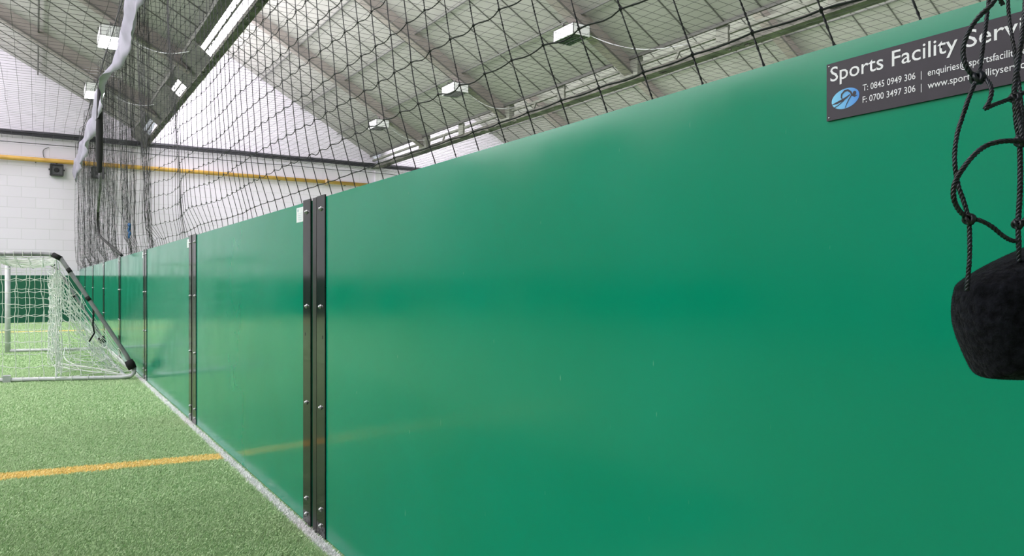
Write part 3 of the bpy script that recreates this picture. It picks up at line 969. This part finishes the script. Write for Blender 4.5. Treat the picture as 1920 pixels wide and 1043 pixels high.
# heavy draw cords along the floor
for dz in (.0, .06):
    b.tube(resample([(.30, 14.3, .10 + dz), (.5, 13.9, .09 + dz), (.8, 13.4, .07 + dz), (1.15, 12.85, .06)], .1), .010, 6)
b.tube(resample([(.45, 15.6, .32), (.42, 14.7, .2), (.6, 14.1, .12), (1.1, 13.3, .08)], .1), .010, 6)
# lacing loops round the floor tube and top tube
for q in range(7):
    p = lp(fn, .12 + .11 * q, .045)
    b.tube([p + Vector((.03 * math.cos(t) * .4, .045 * math.cos(t), .045 * math.sin(t))) for t in np.linspace(0, 2 * PI, 9)], .004, 4)
    p = lp(fn, .05 + .06 * q, ZT)
    b.tube([p + Vector((.0, .045 * math.cos(t), .045 * math.sin(t))) for t in np.linspace(0, 2 * PI, 9)], .004, 4)
b.build('goal_netting', M['white_cord'], gl)

# ------------------------------------------------------------------ far wall fittings
b = MB()
gp = empty('gas_pipe', (6, 32.45, 6.09), 'long yellow pipe running along the far wall', 'pipe')
b.tube([(-10, 32.5, 6.085), (13.35, 32.5, 6.085)], .085, 14); b.build('pipe_run', M['yellow_pipe'], gp, True)
b = MB(); b.tube([(11.02, 32.5, 6.085), (11.2, 32.5, 6.085)], .13, 14); b.tube([(11.06, 32.5, 6.085), (11.1, 32.5, 6.085)], .15, 14); b.build('pipe_joint', M['collar'], gp, True)
for x in range(-9, 13, 3):
    b = MB(); b.bar((x, 32.5, 6.0), (x, Y1 - .005, 6.0), .04, .03); b.build('pipe_bracket', M['conduit'], gp)
b = MB()
for q, (z, r, ph) in enumerate(((7.08, .05, 0), (7.0, .045, 2), (6.94, .028, 4), (7.04, .03, 1))):
    b.tube([(x, 32.45 - .03 * q, z + .025 * n1(x * .5, ph)) for x in np.linspace(-12, 23, 90)], r, 6)
tag(b.build('cable_bundle', M['cable_dark']), 'thick dark cable bundle strung across the far wall above the yellow pipe', 'cables')
b = MB()
b.tube([(x, 32.42, 6.66 + .05 * n1(x * .35, 3) + .015 * n1(x * 3, 1)) for x in np.linspace(-12, 23, 120)], .014, 5)
tag(b.build('net_rope', M['cable_dark']), 'thin sagging dark rope just below the thick cables on the far wall', 'rope')
for x, lab in ((.665, 'black caged speaker on the far wall, clear of the nets'), (2.02, 'black caged speaker on the far wall, seen through the hanging net')):
    e = empty('wall_speaker', (x, 32.5, 5.76), lab, 'speaker', 'speakers on the far wall')
    b = MB()
    for s_ in (-1, 1):
        b.box(x + s_ * .2 - .02, x + s_ * .2 + .02, 32.42, 32.66, 5.56, 5.95)
        b.box(x - .2, x + .2, 32.42, 32.66, 5.755 + s_ * .195 - .025, 5.755 + s_ * .195 + .025)
    b.box(x - .2, x + .2, 32.6, 32.66, 5.58, 5.94); b.build('casing', M['speaker'], e)
    b = MB(); b.box(x - .18, x + .18, 32.5, 32.52, 5.58, 5.93); b.build('face', M['speaker_face'], e)
    b = MB(); b.tube([(x, 32.5, 5.75), (x, 32.46, 5.75)], [.09, .07], 16); b.build('cone', M['speaker'], e)
    b = MB()
    for q in range(9):
        b.tube([(x - .18 + .045 * q, 32.43, 5.57), (x - .18 + .045 * q, 32.43, 5.94)], .004, 4); b.tube([(x - .19, 32.43, 5.58 + .044 * q), (x + .19, 32.43, 5.58 + .044 * q)], .004, 4)
    b.build('grille', M['speaker'], e)
    b = MB()
    for s_ in (-1, 1): b.box(x + s_ * .24 - .02, x + s_ * .24 + .02, 32.5, 32.56, 5.73, 5.79)
    b.box(x - .02, x + .02, 32.6, Y1, 5.7, 5.8); b.box(x - .03, x + .03, 32.5, 32.56, 5.97, 6.0); b.build('bracket', M['speaker'], e)
b = MB(); b.tube(resample([(.42, 32.66, 6.6), (.25, 32.66, 6.5), (.24, 32.66, 6.3), (.28, 32.6, 6.17)], .05), .012, 5)
tag(b.build('wall_cable', M['conduit']), 'short grey cable rising from the yellow pipe near the left speaker', 'cable')

# ------------------------------------------------------------------ lamps
def lamp(x, y, z, lit, label, cable_to, group):
    e = empty('high_bay_lamp', (x, y, z - .14), label, 'lamp', group)
    b = MB()
    hx, hy = .27, (.56 if lit else .42)
    x0, x1, y0, y1, z0, z1 = x - hx, x + hx, y - hy, y + hy, z - .14, z + .15
    t = .015
    b.box(x0, x1, y0, y1, z1 - t, z1); b.box(x0, x0 + t, y0, y1, z0, z1); b.box(x1 - t, x1, y0, y1, z0, z1)
    b.box(x0, x1, y0, y0 + t, z0, z1); b.box(x0, x1, y1 - t, y1, z0, z1); b.build('housing', M['lamp_body'], e)
    b = MB(); b.box(x0 + t, x1 - t, y0 + t, y1 - t, z0 + .01, z0 + .02); b.build('glass', M['lamp_lit' if lit else 'lamp_off'], e)
    b = MB()
    for q in range(0 if lit else 7): b.bar((x0, y0 + .1 + q * .11, z0 - .004), (x1, y0 + .1 + q * .11, z0 - .004), .006, .006)
    for q in range(0 if lit else 4): b.bar((x0 + .1 + q * .11, y0, z0 - .004), (x0 + .1 + q * .11, y1, z0 - .004), .006, .006)
    if not lit: b.build('guard', M['conduit'], e)
    zr = EAVE + PITCH * ((13.6 if x > 3.7 else 3.7) - x) - .02
    b = MB(); b.box(x - .03, x + .03, y - .05, y + .05, z1, zr - .1); b.bar((x - .3, y, z1 + .04), (x + .3, y, z1 + .04), .05, .04); b.build('hanger', M['conduit'], e)
    b = MB()
    a_ = Vector((x + .2, y, z1)); c_ = Vector(cable_to)
    b.tube([a_.lerp(c_, t_) - Vector((0, 0, .30 * math.sin(PI * t_))) for t_ in np.linspace(0, 1, 14)], .012, 5); b.build('supply_cable', M['white_pipe'], e, True)
G1, G2 = 'lit lamps on the goal side', 'unlit lamps beyond the barrier'
lamp(1.6, 21.1, 7.72, True, 'lit white lamp beside the fabric strip, the upper and nearer of two', (3.5, 19.6, 7.38), G1)
lamp(1.6, 27.3, 7.72, True, 'lit white lamp beside the fabric strip, the lower and farther of two', (3.5, 26.2, 7.38), G1)
lamp(11.5, 14.85, 7.86, False, 'white box lamp with a dark unlit underside, largest and nearest beyond the barrier', (13.42, 12.6, 7.35), G2)
lamp(11.5, 21.05, 7.80, False, 'white box lamp with unlit underside, middle one of the three beyond the barrier', (13.42, 20.4, 7.35), G2)
lamp(11.5, 27.4, 7.80, False, 'small-looking white box lamp with unlit underside, farthest beyond the barrier', (13.42, 26.9, 7.35), G2)
